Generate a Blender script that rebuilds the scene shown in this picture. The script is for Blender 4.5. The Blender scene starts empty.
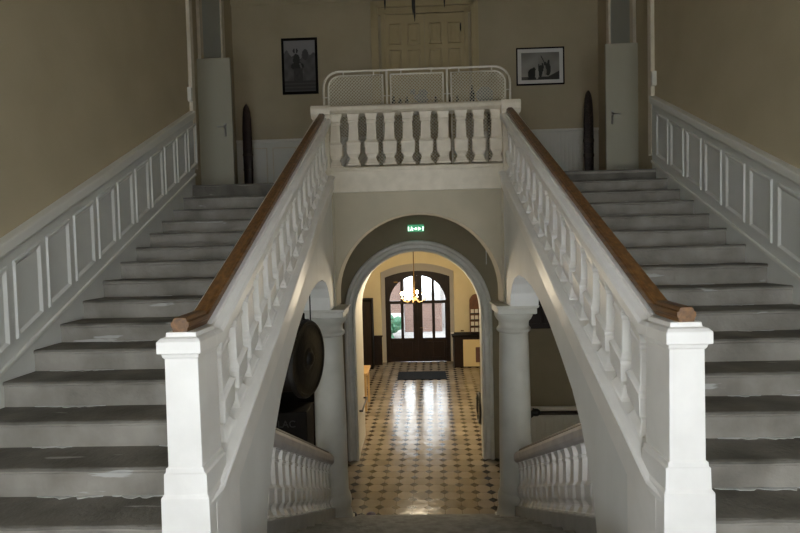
import bpy, bmesh, math, random
from mathutils import Vector, Matrix
random.seed(7)
SC = bpy.context.scene
COL = SC.collection
PI = math.pi

# ------------------------------------------------------------------ materials
def mat(name, col, rough=0.6, col2=None, nscale=6.0, ndetail=5.0, bump=0.0, bscale=30.0, metal=0.0,
        lo=0.35, hi=0.65, emit=None, estr=0.0, stretch=(1, 1, 1), spec=0.5):
    m = bpy.data.materials.new(name); m.use_nodes = True
    nt = m.node_tree; b = nt.nodes['Principled BSDF']
    b.inputs['Base Color'].default_value = (*col, 1)
    b.inputs['Roughness'].default_value = rough
    b.inputs['Metallic'].default_value = metal
    b.inputs['Specular IOR Level'].default_value = spec
    tc = nt.nodes.new('ShaderNodeTexCoord'); mp = nt.nodes.new('ShaderNodeMapping')
    mp.inputs['Scale'].default_value = stretch
    g = nt.nodes.new('ShaderNodeNewGeometry')
    nt.links.new(g.outputs['Position'], mp.inputs['Vector'])
    if col2 is not None:
        n = nt.nodes.new('ShaderNodeTexNoise'); n.inputs['Scale'].default_value = nscale; n.inputs['Detail'].default_value = ndetail
        nt.links.new(mp.outputs[0], n.inputs['Vector'])
        r = nt.nodes.new('ShaderNodeValToRGB')
        r.color_ramp.elements[0].position = lo; r.color_ramp.elements[1].position = hi
        r.color_ramp.elements[0].color = (*col, 1); r.color_ramp.elements[1].color = (*col2, 1)
        nt.links.new(n.outputs['Fac'], r.inputs[0]); nt.links.new(r.outputs[0], b.inputs['Base Color'])
    if bump:
        n2 = nt.nodes.new('ShaderNodeTexNoise'); n2.inputs['Scale'].default_value = bscale; n2.inputs['Detail'].default_value = 6
        nt.links.new(mp.outputs[0], n2.inputs['Vector'])
        bp = nt.nodes.new('ShaderNodeBump'); bp.inputs['Strength'].default_value = bump; bp.inputs['Distance'].default_value = 0.01
        nt.links.new(n2.outputs['Fac'], bp.inputs['Height']); nt.links.new(bp.outputs[0], b.inputs['Normal'])
    if emit:
        b.inputs['Emission Color'].default_value = (*emit, 1); b.inputs['Emission Strength'].default_value = estr
    return m

M = {}
M['wall'] = mat('beige_wall_paint', (0.425, 0.36, 0.235), 0.9, (0.465, 0.395, 0.26), 1.6, bump=0.25, bscale=9)
M['stucco'] = mat('cream_wall_paint', (0.44, 0.39, 0.285), 0.8, (0.48, 0.425, 0.31), 2.5, bump=0.2, bscale=12)
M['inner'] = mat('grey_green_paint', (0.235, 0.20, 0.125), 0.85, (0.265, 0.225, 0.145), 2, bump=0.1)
M['arcade'] = mat('arcade_grey_white_paint', (0.72, 0.72, 0.68), 0.6, (0.80, 0.80, 0.765), 2.2, bump=0.35, bscale=7, stretch=(1, 1, .5))
M['column'] = mat('column_grey_white_paint', (0.52, 0.515, 0.455), 0.55, (0.60, 0.59, 0.53), 3, bump=0.2, bscale=10)
M['casing'] = mat('grey_casing_paint', (0.56, 0.55, 0.49), 0.5, (0.62, 0.61, 0.55), 4)
M['white'] = mat('white_gloss_paint', (0.80, 0.78, 0.73), 0.42, (0.86, 0.84, 0.79), 5, bump=0.12, bscale=25)
M['ivory'] = mat('ivory_gloss_paint', (0.64, 0.575, 0.45), 0.5, (0.71, 0.64, 0.51), 8, bump=0.15, bscale=25)
M['dado'] = mat('pale_grey_panel_paint', (0.58, 0.58, 0.535), 0.5, (0.62, 0.62, 0.57), 3)
M['dadohi'] = mat('pale_grey_moulding_paint', (0.68, 0.67, 0.60), 0.45)
M['dadomid'] = mat('pale_grey_field_moulding', (0.62, 0.615, 0.565), 0.5)
M['stonefloor'] = mat('worn_grey_stone', (0.13, 0.13, 0.12), 0.6, (0.21, 0.21, 0.20), 9, ndetail=10, bump=.8, bscale=30)
M['door_up'] = mat('cream_door_paint', (0.46, 0.37, 0.20), 0.55, (0.50, 0.405, 0.225), 3)
M['leafdoor'] = mat('pale_green_grey_door_paint', (0.42, 0.40, 0.305), 0.5)
M['transom'] = mat('blue_grey_transom', (0.42, 0.45, 0.42), 0.35)
M['oldwhite'] = mat('soft_white_wainscot_paint', (0.70, 0.68, 0.60), 0.5)
M['lowrail'] = mat('stained_white_stone', (0.42, 0.39, 0.37), 0.55, (0.50, 0.47, 0.44), 6, bump=0.2)
M['lowbal'] = mat('white_stone_baluster', (0.66, 0.65, 0.63), 0.5, (0.72, 0.71, 0.69), 6)
M['curb'] = mat('grey_curb_paint', (0.32, 0.33, 0.33), 0.6, (0.38, 0.39, 0.39), 5, bump=0.3)
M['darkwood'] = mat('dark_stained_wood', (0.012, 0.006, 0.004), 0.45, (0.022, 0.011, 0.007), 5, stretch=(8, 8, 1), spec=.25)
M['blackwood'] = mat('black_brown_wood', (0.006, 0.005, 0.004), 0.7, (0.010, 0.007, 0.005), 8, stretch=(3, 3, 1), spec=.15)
M['disc'] = mat('blackened_bronze', (0.007, 0.006, 0.005), 0.5, (0.016, 0.013, 0.010), 14, bump=0.4, bscale=40, spec=.25)
M['railwood'] = mat('dull_brown_wood', (0.045, 0.03, 0.022), 0.5)
M['oak'] = mat('light_oak', (0.55, 0.36, 0.15), 0.45, (0.45, 0.28, 0.11), 6, stretch=(1, 6, 1))
M['metalwhite'] = mat('white_enamel_tube', (0.72, 0.67, 0.55), 0.4)
M['wire'] = mat('cream_wire', (0.72, 0.67, 0.52), 0.5)
M['black'] = mat('black_iron', (0.012, 0.011, 0.010), 0.45)
M['steel'] = mat('brushed_steel', (0.45, 0.44, 0.42), 0.3, metal=1.0)
M['brass'] = mat('aged_brass', (0.16, 0.10, 0.04), 0.4, metal=1.0)
M['hallwall'] = mat('yellow_cream_paint', (0.72, 0.64, 0.43), 0.7, (0.76, 0.68, 0.47), 2, bump=0.08)
M['reveal'] = mat('off_white_reveal_paint', (0.62, 0.60, 0.53), 0.5)
M['ceil'] = mat('ceiling_paint', (0.50, 0.43, 0.29), 0.9)
M['mat'] = mat('blue_black_doormat_fibre', (0.012, 0.014, 0.02), 0.9, (0.02, 0.023, 0.03), 60, bump=0.5, bscale=200, spec=.1)
M['bulb'] = mat('lit_bulb', (1, .8, .5), 0.4, emit=(1.0, 0.72, 0.36), estr=40)
M['shade'] = mat('ivory_candle_sleeve', (0.8, 0.7, 0.5), 0.5)
M['paper'] = mat('pale_paper', (0.72, 0.70, 0.66), 0.7)
M['red'] = mat('red_brown_leather', (0.06, 0.022, 0.018), 0.5)
M['green'] = mat('dark_green_leaf', (0.02, 0.07, 0.035), 0.6, (0.03, 0.12, 0.06), 12)
M['brick'] = mat('weathered_red_brick', (0.42, 0.20, 0.13), 0.85, (0.30, 0.15, 0.11), 7, bump=0.3)
M['plasterout'] = mat('pale_outside_render', (0.5, 0.48, 0.46), 0.85)
M['paving'] = mat('grey_outside_paving', (0.26, 0.24, 0.23), 0.9, (0.20, 0.19, 0.18), 3)
M['signgreen'] = mat('green_exit_lightbox', (0.03, 0.25, 0.12), 0.4, emit=(0.08, 0.42, 0.2), estr=0.55)
M['signwhite'] = mat('white_exit_pictogram', (0.9, 0.95, 0.9), 0.4, emit=(0.75, 1.0, 0.82), estr=1.8)
M['dish'] = mat('pale_blue_grey_ceramic', (0.30, 0.31, 0.28), 0.5)
M['beige'] = mat('cream_counter_panel', (0.70, 0.58, 0.34), 0.5)
M['carve'] = mat('carved_dark_hardwood', (0.018, 0.010, 0.008), 0.35, (0.075, 0.05, 0.038), 34, lo=.5, hi=.72, bump=0.8, bscale=60)
M['plainprop'] = mat('polished_dark_hardwood', (0.020, 0.011, 0.010), 0.35, (0.035, 0.02, 0.018), 9)

def wood_rail():
    m = mat('varnished_oak_handrail', (0.075, 0.034, 0.011), 0.38, (0.23, 0.112, 0.036), 3.5, ndetail=8, stretch=(14, 1.2, 14), lo=.3, hi=.72, bump=.15, bscale=12)
    return m
M['handrail'] = wood_rail()

def stone(name, a, b_, chip, chip_pos, bump):
    m = mat(name, a, 0.65, b_, 3.0, ndetail=10, lo=.3, hi=.7, bump=bump, bscale=28)
    nt = m.node_tree; b = nt.nodes['Principled BSDF']
    src = b.inputs['Base Color'].links[0].from_socket
    g = nt.nodes.new('ShaderNodeNewGeometry'); mp = nt.nodes.new('ShaderNodeMapping'); mp.inputs['Scale'].default_value = (.7, 5, 5)
    nt.links.new(g.outputs['Position'], mp.inputs['Vector'])
    n = nt.nodes.new('ShaderNodeTexNoise'); n.inputs['Scale'].default_value = 2.2; n.inputs['Detail'].default_value = 9
    nt.links.new(mp.outputs[0], n.inputs['Vector'])
    r = nt.nodes.new('ShaderNodeValToRGB'); r.color_ramp.elements[0].position = chip_pos; r.color_ramp.elements[1].position = chip_pos + .025
    nt.links.new(n.outputs['Fac'], r.inputs[0])
    mx = nt.nodes.new('ShaderNodeMix'); mx.data_type = 'RGBA'
    nt.links.new(r.outputs[0], mx.inputs[0]); nt.links.new(src, mx.inputs[6]); mx.inputs[7].default_value = (*chip, 1)
    nt.links.new(mx.outputs[2], b.inputs['Base Color'])
    return m
M['riser'] = stone('grey_painted_riser', (0.185, 0.168, 0.138), (0.35, 0.325, 0.28), (0.46, 0.45, 0.42), 0.665, .6)
M['crust'] = mat('pale_paint_crust', (0.42, 0.42, 0.40), 0.8, (0.55, 0.55, 0.52), 20)
M['tread'] = stone('worn_dark_tread', (0.075, 0.068, 0.053), (0.20, 0.185, 0.155), (0.34, 0.33, 0.30), 0.67, .8)

def tile_mat():
    m = bpy.data.materials.new('octagon_and_dot_tiles'); m.use_nodes = True
    nt = m.node_tree; N = nt.nodes; L = nt.links; b = N['Principled BSDF']
    g = N.new('ShaderNodeNewGeometry')
    mp = N.new('ShaderNodeMapping'); mp.vector_type = 'TEXTURE'
    mp.inputs['Location'].default_value = (-0.938, 7.0, 0); mp.inputs['Rotation'].default_value = (0, 0, -0.035)
    mp.inputs['Scale'].default_value = (.2427, .2420, 1)
    L.new(g.outputs['Position'], mp.inputs['Vector'])
    sp = N.new('ShaderNodeSeparateXYZ'); L.new(mp.outputs[0], sp.inputs[0])
    def math_(op, a, b2=None, c=None):
        n = N.new('ShaderNodeMath'); n.operation = op
        for i, v in enumerate((a, b2, c)):
            if v is None: continue
            if isinstance(v, (int, float)): n.inputs[i].default_value = v
            else: L.new(v, n.inputs[i])
        return n.outputs[0]
    def cen(s):   # distance to nearest integer
        return math_('ABSOLUTE', math_('SUBTRACT', math_('FRACT', math_('ADD', s, .5)), .5))
    u = cen(sp.outputs[0]); v = cen(sp.outputs[1])
    dm = math_('LESS_THAN', math_('ADD', u, v), .315)
    gr = math_('MAXIMUM', math_('LESS_THAN', u, .012), math_('LESS_THAN', v, .012))
    cell = N.new('ShaderNodeVectorMath'); cell.operation = 'FLOOR'; L.new(mp.outputs[0], cell.inputs[0])
    wn = N.new('ShaderNodeTexWhiteNoise'); L.new(cell.outputs[0], wn.inputs['Vector'])
    n1 = N.new('ShaderNodeTexNoise'); n1.inputs['Scale'].default_value = 1.1; n1.inputs['Detail'].default_value = 6; L.new(g.outputs['Position'], n1.inputs['Vector'])
    r = N.new('ShaderNodeValToRGB'); e = r.color_ramp.elements
    e[0].position = .25; e[0].color = (0.20, 0.165, 0.125, 1); e[1].position = .75; e[1].color = (0.36, 0.31, 0.245, 1)
    L.new(math_('ADD', math_('MULTIPLY', wn.outputs[0], .28), math_('MULTIPLY', n1.outputs[0], .7)), r.inputs[0])
    mx = N.new('ShaderNodeMix'); mx.data_type = 'RGBA'; L.new(gr, mx.inputs[0]); L.new(r.outputs[0], mx.inputs[6]); mx.inputs[7].default_value = (.13, .10, .07, 1)
    mx2 = N.new('ShaderNodeMix'); mx2.data_type = 'RGBA'; L.new(dm, mx2.inputs[0]); L.new(mx.outputs[2], mx2.inputs[6]); mx2.inputs[7].default_value = (.028, .021, .018, 1)
    L.new(mx2.outputs[2], b.inputs['Base Color'])
    b.inputs['Roughness'].default_value = .17
    b.inputs['Specular IOR Level'].default_value = .75
    n2 = N.new('ShaderNodeTexNoise'); n2.inputs['Scale'].default_value = 5; n2.inputs['Detail'].default_value = 3; L.new(g.outputs['Position'], n2.inputs['Vector'])
    bp = N.new('ShaderNodeBump'); bp.inputs['Strength'].default_value = .45; bp.inputs['Distance'].default_value = .012
    L.new(math_('ADD', n2.outputs[0], math_('MULTIPLY', wn.outputs[0], .12)), bp.inputs['Height']); L.new(bp.outputs[0], b.inputs['Normal'])
    return m
M['tiles'] = tile_mat()

def brick_mat():
    m = bpy.data.materials.new('red_brick_courses'); m.use_nodes = True
    nt = m.node_tree; b = nt.nodes['Principled BSDF']
    t = nt.nodes.new('ShaderNodeTexBrick'); g = nt.nodes.new('ShaderNodeNewGeometry'); mp = nt.nodes.new('ShaderNodeMapping')
    mp.inputs['Rotation'].default_value = (PI/2, 0, 0)
    nt.links.new(g.outputs['Position'], mp.inputs['Vector']); nt.links.new(mp.outputs[0], t.inputs['Vector'])
    t.inputs['Scale'].default_value = 3; t.inputs['Color1'].default_value = (.15, .085, .065, 1); t.inputs['Color2'].default_value = (.12, .07, .055, 1)
    t.inputs['Mortar'].default_value = (.16, .12, .10, 1)
    nt.links.new(t.outputs['Color'], b.inputs['Base Color']); b.inputs['Roughness'].default_value = .9
    return m
M['brickwall'] = brick_mat()

def glass_mat():
    m = bpy.data.materials.new('clear_window_glass'); m.use_nodes = True
    nt = m.node_tree; nt.nodes.remove(nt.nodes['Principled BSDF']); out = nt.nodes['Material Output']
    t = nt.nodes.new('ShaderNodeBsdfTransparent'); t.inputs[0].default_value = (.93, .95, .95, 1)
    gl = nt.nodes.new('ShaderNodeBsdfGlossy'); gl.inputs['Roughness'].default_value = .03
    mx = nt.nodes.new('ShaderNodeMixShader'); mx.inputs[0].default_value = .06
    nt.links.new(t.outputs[0], mx.inputs[1]); nt.links.new(gl.outputs[0], mx.inputs[2]); nt.links.new(mx.outputs[0], out.inputs[0])
    return m
M['glass'] = glass_mat()

def pigment_mat(name):
    m = bpy.data.materials.new(name); m.use_nodes = True
    nt = m.node_tree; b = nt.nodes['Principled BSDF']
    a = nt.nodes.new('ShaderNodeVertexColor'); a.layer_name = 'Print'
    nt.links.new(a.outputs[0], b.inputs['Base Color']); b.inputs['Roughness'].default_value = .35
    return m

# ------------------------------------------------------------------ mesh helpers
WARP = False
def wx(x, y):     # the left half of the arcade stands a little askew, as in the old building
    if not WARP or x > 0: return x
    return x - .036 * min(max((y - 2.5) / 4.4, 0), 1) * min(-x / 1.1, 1)
class MB:
    def __init__(s): s.v = []; s.f = []; s.m = []
    def add(s, vs, fs, mi=0):
        o = len(s.v); s.v += [tuple(v) for v in vs]; s.f += [tuple(i + o for i in f) for f in fs]; s.m += [mi] * len(fs); return s
    def box(s, x0, x1, y0, y1, z0, z1, mi=0):
        if x0 > x1: x0, x1 = x1, x0
        vs = [(x, y, z) for z in (z0, z1) for y in (y0, y1) for x in (x0, x1)]
        return s.add(vs, [(0, 2, 3, 1), (4, 5, 7, 6), (0, 1, 5, 4), (2, 6, 7, 3), (0, 4, 6, 2), (1, 3, 7, 5)], mi)
    def prism(s, poly, ax, a, b, mi=0):
        """poly in the two other axes; ax is the extrusion axis"""
        def P(u, v, w):
            return {'x': (w, u, v), 'y': (u, w, v), 'z': (u, v, w)}[ax]
        n = len(poly)
        vs = [P(u, v, a) for u, v in poly] + [P(u, v, b) for u, v in poly]
        fs = [tuple(range(n)), tuple(range(2 * n - 1, n - 1, -1))] + [(i, i + n, (i + 1) % n + n, (i + 1) % n) for i in range(n)]
        return s.add(vs, fs, mi)
    def sweep(s, sections, mi=0, closed=True, caps=True):
        """sections: list of loops with the same number of points"""
        n = len(sections[0]); vs = [p for sec in sections for p in sec]; fs = []
        for k in range(len(sections) - 1):
            for i in range(n if closed else n - 1):
                j = (i + 1) % n
                fs.append((k * n + i, k * n + j, (k + 1) * n + j, (k + 1) * n + i))
        if caps and closed:
            fs.append(tuple(range(n - 1, -1, -1))); fs.append(tuple((len(sections) - 1) * n + i for i in range(n)))
        return s.add(vs, fs, mi)
    def lathe(s, cx, cy, prof, n=32, mi=0):
        return s.sweep([[(cx + r * math.cos(2 * PI * i / n), cy + r * math.sin(2 * PI * i / n), z) for i in range(n)] for z, r in prof], mi)
    def tube(s, pts, r, n=8, mi=0, closed=False):
        pts = [Vector(p) for p in pts]; secs = []
        for i, p in enumerate(pts):
            a = pts[max(i - 1, 0)]; b = pts[min(i + 1, len(pts) - 1)]
            t = (b - a).normalized()
            up = Vector((0, 0, 1)) if abs(t.z) < .9 else Vector((0, 1, 0))
            u = t.cross(up).normalized(); w = t.cross(u).normalized()
            rr = r[i] if isinstance(r, (list, tuple)) else r
            secs.append([tuple(p + u * rr * math.cos(2 * PI * k / n) + w * rr * math.sin(2 * PI * k / n)) for k in range(n)])
        return s.sweep(secs, mi)
    def ball(s, c, r, n=12, mi=0, sc=(1, 1, 1)):
        secs = []
        for k in range(n // 2 + 1):
            a = -PI / 2 + PI * k / (n // 2); rr = max(math.cos(a), .02) * r
            secs.append([(c[0] + rr * math.cos(2 * PI * i / n) * sc[0], c[1] + rr * math.sin(2 * PI * i / n) * sc[1], c[2] + math.sin(a) * r * sc[2]) for i in range(n)])
        return s.sweep(secs, mi)
    def sqloft(s, prof, cx=0, cy=0, shear=0.0, mi=0):
        """prof: (z, half x, half y); shear slopes mouldings along y"""
        secs = []
        for z, hx, hy in prof:
            secs.append([(cx + a * hx, cy + b * hy, z + shear * b * hy) for a, b in ((-1, -1), (1, -1), (1, 1), (-1, 1))])
        return s.sweep(secs, mi)
    def build(s, name, mats, parent=None, smooth=False, bevel=0.0, loc=None, seg=2):
        if WARP: s.v = [(wx(v[0], v[1] + (loc[1] if loc else 0)), v[1], v[2]) for v in s.v] if loc is None else s.v
        me = bpy.data.meshes.new(name)
        xs = [v[0] for v in s.v]; ys = [v[1] for v in s.v]; zs = [v[2] for v in s.v]
        if parent is not None: wo = Vector(parent.get('_w', (0, 0, 0)))
        else: wo = Vector((0, 0, 0))
        o = loc if loc is not None else ((min(xs) + max(xs)) / 2, (min(ys) + max(ys)) / 2, min(zs))
        o = Vector(o)
        me.from_pydata([tuple(Vector(v) - o) for v in s.v], [], s.f)
        ml = mats if isinstance(mats, (list, tuple)) else [mats]
        for m in ml: me.materials.append(M[m] if isinstance(m, str) else m)
        for i, p in enumerate(me.polygons): p.material_index = s.m[i]
        bm = bmesh.new(); bm.from_mesh(me); bmesh.ops.recalc_face_normals(bm, faces=bm.faces); bm.to_mesh(me); bm.free()
        if smooth:
            for p in me.polygons: p.use_smooth = True
            try: me.set_sharp_from_angle(angle=math.radians(38))
            except Exception: pass
        me.update()
        ob = bpy.data.objects.new(name, me); COL.objects.link(ob)
        ob.parent = parent; ob.location = o - wo
        if bevel:
            md = ob.modifiers.new('edge', 'BEVEL'); md.width = bevel; md.segments = seg; md.limit_method = 'ANGLE'; md.angle_limit = math.radians(32)
        ob['_w'] = tuple(o)
        return ob

def thing(name, label, cat, loc=(0, 0, 0), group=None):
    o = bpy.data.objects.new(name, None); COL.objects.link(o); o.location = loc; o.empty_display_size = .1
    o['_w'] = tuple(loc); tag(o, label, cat, group); return o
def tag(o, label, cat, group=None):
    o['label'] = label; o['category'] = cat
    if group: o['group'] = group
    return o
def struct(o): o['kind'] = 'structure'; return o
def place(o, x, y, z, parent):    # linked copy of one part at another world place
    c = o.copy(); COL.objects.link(c); c.parent = parent
    c.location = Vector((wx(x, y), y, z)) - Vector(parent.get('_w', (0, 0, 0))); return c

# ------------------------------------------------------------------ key dimensions (metres; hall floor z = 0)
LAND = 4.764; MID = 2.289; RIS = .165; GO = .318; Y0 = 7.0
def nos(y): return 1.131 + .519 * y            # line through the nosings of the side flights
def low(y): return 3.65 - .485 * y              # top of the curb beside the centre flight
def xl(y): return -3.14 + .030 * (7 - y)     # left stair wall
def xr(y): return 3.225 - .0126 * (7 - y)      # right stair wall
TOP = 8.75

# ------------------------------------------------------------------ shell
struct(MB().box(-2.6, 2.6, 2.0, 17.3, -.12, 0).build('floor', 'tiles'))
# side extension of the ground floor under the flights
struct(MB().box(-3.9, -2.6, 2.9, 9.25, -.12, 0).box(2.6, 3.9, 2.9, 9.25, -.12, 0).build('floor_side', 'curb'))
# left / right walls (slightly splayed), full height
for sgn, nm, fx in ((-1, 'wall_left', xl), (1, 'wall_right', xr)):
    ys, ye = -1.0, 7.2
    a, b = fx(ys), fx(ye)
    struct(MB().prism([(a, ys), (b, ye), (b + sgn * .35, ye), (b + sgn * .9, ys)], 'z', 0, TOP).build(nm, 'wall'))
    # deeper recess of the upper landing
    struct(MB().box(sgn * 3.42, sgn * 3.75, 7.2, 10.1, 0, TOP).build(nm + '_landing', 'wall'))
struct(MB().box(-3.75, 3.75, 9.8, 10.1, LAND - .1, TOP).build('wall_back', 'wall'))
# wall behind the camera with three tall windows
win = [(-2.45, -1.05), (-.70, .70), (1.05, 2.45)]
WZ0, WZ1 = 2.60, 4.75
b = MB(); b.box(-4, 4, -1.15, -.8, 0, WZ0); b.box(-4, 4, -1.15, -.8, WZ1, TOP)
edges = [-4] + [e for w in win for e in w] + [4]
for i in range(0, len(edges), 2): b.box(edges[i], edges[i + 1], -1.15, -.8, WZ0, WZ1)
struct(b.build('wall_rear', 'wall'))
for i, (x0, x1) in enumerate(win):
    w = MB(); t = .06
    for (a, c, z0, z1) in ((x0, x0 + t, WZ0, WZ1), (x1 - t, x1, WZ0, WZ1), (x0, x1, WZ0, WZ0 + t), (x0, x1, WZ1 - t, WZ1), ((x0 + x1) / 2 - .025, (x0 + x1) / 2 + .025, WZ0, WZ1), (x0, x1, 3.9, 3.96)):
        w.box(a, c, -1.0, -.92, z0, z1)
    struct(w.build('window_%d' % (i + 1), 'white'))
struct(MB().box(-4, 4, -1.15, 10.1, TOP, TOP + .2).build('ceiling', 'ceil'))
# cornice of the landing wall
struct(MB().prism([(9.8, 8.45), (9.77, 8.47), (9.76, 8.55), (9.7, 8.62), (9.6, 8.75), (9.8, 8.75)], 'x', -3.42, 3.42).build('trim_1', 'wall'))
# landing in front of the camera
struct(MB().box(-3.3, 3.35, -.9, 2.545, MID - .3, MID).box(-1.12, 1.12, 2.4, 2.56, MID - .3, MID).build('floor_middle_landing', 'tread'))
struct(MB().box(-1.12, 1.12, 2.40, 2.54, 0, MID - .25).build('wall_under_landing', 'arcade'))
# upper landing slab
struct(MB().box(-3.42, 3.42, 7.0, 9.8, LAND - .2, LAND - .003).build('floor_upper_landing', 'tread'))
# inner wall with the arched doorway into the hall
def arch_poly(cx, hw, spring, n=28, x0=-3.42, x1=3.42, z1=4.56, rise=None):
    rise = rise or hw
    P = [(x0, 0), (cx - hw, 0)]
    for i in range(n + 1):
        a = PI - PI * i / n; P.append((cx + hw * math.cos(a), spring + rise * math.sin(a)))
    P += [(cx + hw, 0), (x1, 0), (x1, z1), (x0, z1)]
    return P
AX = -.04
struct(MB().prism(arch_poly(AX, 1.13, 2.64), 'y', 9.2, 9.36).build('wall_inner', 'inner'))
def arch_loop(cx, hw, spring, y, n=28): return [(cx - hw, y, 0)] + [(cx + hw * math.cos(PI - PI * i / n), y, spring + hw * math.sin(PI - PI * i / n)) for i in range(n + 1)] + [(cx + hw, y, 0)]
F_, B_ = arch_loop(AX, 1.135, 2.64, 9.36), arch_loop(.11, 1.275, 2.64, 10.4)
struct(MB().sweep([F_, B_], closed=False).box(-2.6, -1.2, 10.4, 10.5, 0, 4.1).box(1.6, 2.6, 10.4, 10.5, 0, 4.1).build('wall_inner_reveal', 'reveal', smooth=True))
# moulded casing around the doorway
cas = MB()
def arch_ring(prof, cx, spring, foot=0.0, n=36):
    """prof: list of (radius, y) points of the moulding section"""
    secs = [[(cx - r, y, foot) for r, y in prof]]
    for i in range(n + 1):
        a = PI - PI * i / n
        secs.append([(cx + r * math.cos(a), y, spring + r * math.sin(a)) for r, y in prof])
    secs.append([(cx + r, y, foot) for r, y in prof])
    return secs
cas.sweep(arch_ring([(1.12, 9.37), (1.12, 9.14), (1.16, 9.13), (1.185, 9.155), (1.24, 9.155), (1.265, 9.12), (1.30, 9.115), (1.32, 9.14), (1.32, 9.21), (1.2, 9.21)], AX, 2.64))
struct(cas.build('trim_2', 'casing', smooth=True))

# front wall of the landing with the big arch
P = [(-1.12, 3.07), (-1.095, 3.07)]
for i in range(33):
    a = PI - PI * i / 32; P.append((1.095 * math.cos(a), 3.20 + 1.095 * math.sin(a)))
P += [(1.095, 3.07), (1.12, 3.07), (1.12, 4.64), (-1.12, 4.64)]
WARP = True
struct(MB().prism(P, 'y', 6.87, 7.27).build('wall_front_arch', 'stucco'))
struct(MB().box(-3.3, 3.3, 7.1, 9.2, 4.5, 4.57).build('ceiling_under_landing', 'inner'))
# thin corner beads where the arcade walls meet the front wall
for s in (-1, 1):
    struct(MB().box(s * 1.09, s * 1.135, 6.84, 6.875, 3.08, 4.62).build('trim_%d' % (4 + s), 'stucco', bevel=.008))

# side arcade walls carrying the flights
ARCH = [(3.36, 0), (3.38, 1.2), (3.43, 1.85), (3.49, 2.08), (3.61, 2.32), (3.74, 2.51), (3.95, 2.72), (4.25, 2.92), (4.6, 3.13), (4.95, 3.30), (5.3, 3.42), (5.65, 3.48), (5.95, 3.49), (6.18, 3.44), (6.34, 3.35), (6.44, 3.23), (6.48, 3.07)]
poly = [(2.84, 0)] + ARCH + [(7.27, 3.07), (7.27, 4.60), (6.9, 4.60), (6.86, nos(6.86) - .02), (2.84, nos(2.84) - .02)]
for s, nm in ((-1, 'wall_arcade_left'), (1, 'wall_arcade_right')):
    struct(MB().prism(poly, 'x', s * 1.12, s * 1.47).build(nm, 'arcade'))

# columns under the arcade
def column(s):
    cx, cy = s * 1.215, 6.80
    c = thing('column', 'round %s column left of the tiled hall, beside the dark disc' % 'grey-white' if s < 0 else 'round grey-white column right of the tiled hall, in front of the panelled side room', 'column', (cx, cy, 0))
    MB().box(cx - .255, cx + .255, cy - .255, cy + .255, 0, .14).build('plinth', 'column', c, bevel=.01)
    MB().lathe(cx, cy, [(.14, .25), (.17, .262), (.25, .262), (.30, .25), (.33, .235), (.40, .24), (.44, .25), (.50, .245), (.54, .232), (.58, .215)], 40).build('base', 'column', c, smooth=True)
    MB().lathe(cx, cy, [(.52, .216), (.8, .212), (1.3, .209), (1.9, .203), (2.3, .196), (2.70, .188)], 40).build('shaft', 'column', c, smooth=True)
    k = MB().lathe(cx, cy, [(2.69, .187), (2.70, .205), (2.72, .222), (2.745, .222), (2.765, .205), (2.78, .195), (2.83, .195), (2.85, .205), (2.87, .225), (2.91, .245), (2.94, .25), (2.96, .25)], 40).build('capital', 'column', c, smooth=True)
    MB().sqloft([(2.955, .235, .27), (2.965, .245, .285), (3.03, .245, .285), (3.045, .265, .305), (3.07, .27, .31)], cx, cy).build('abacus', 'column', c, bevel=.004)
    return c
column(-1); column(1)
WARP = False

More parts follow.
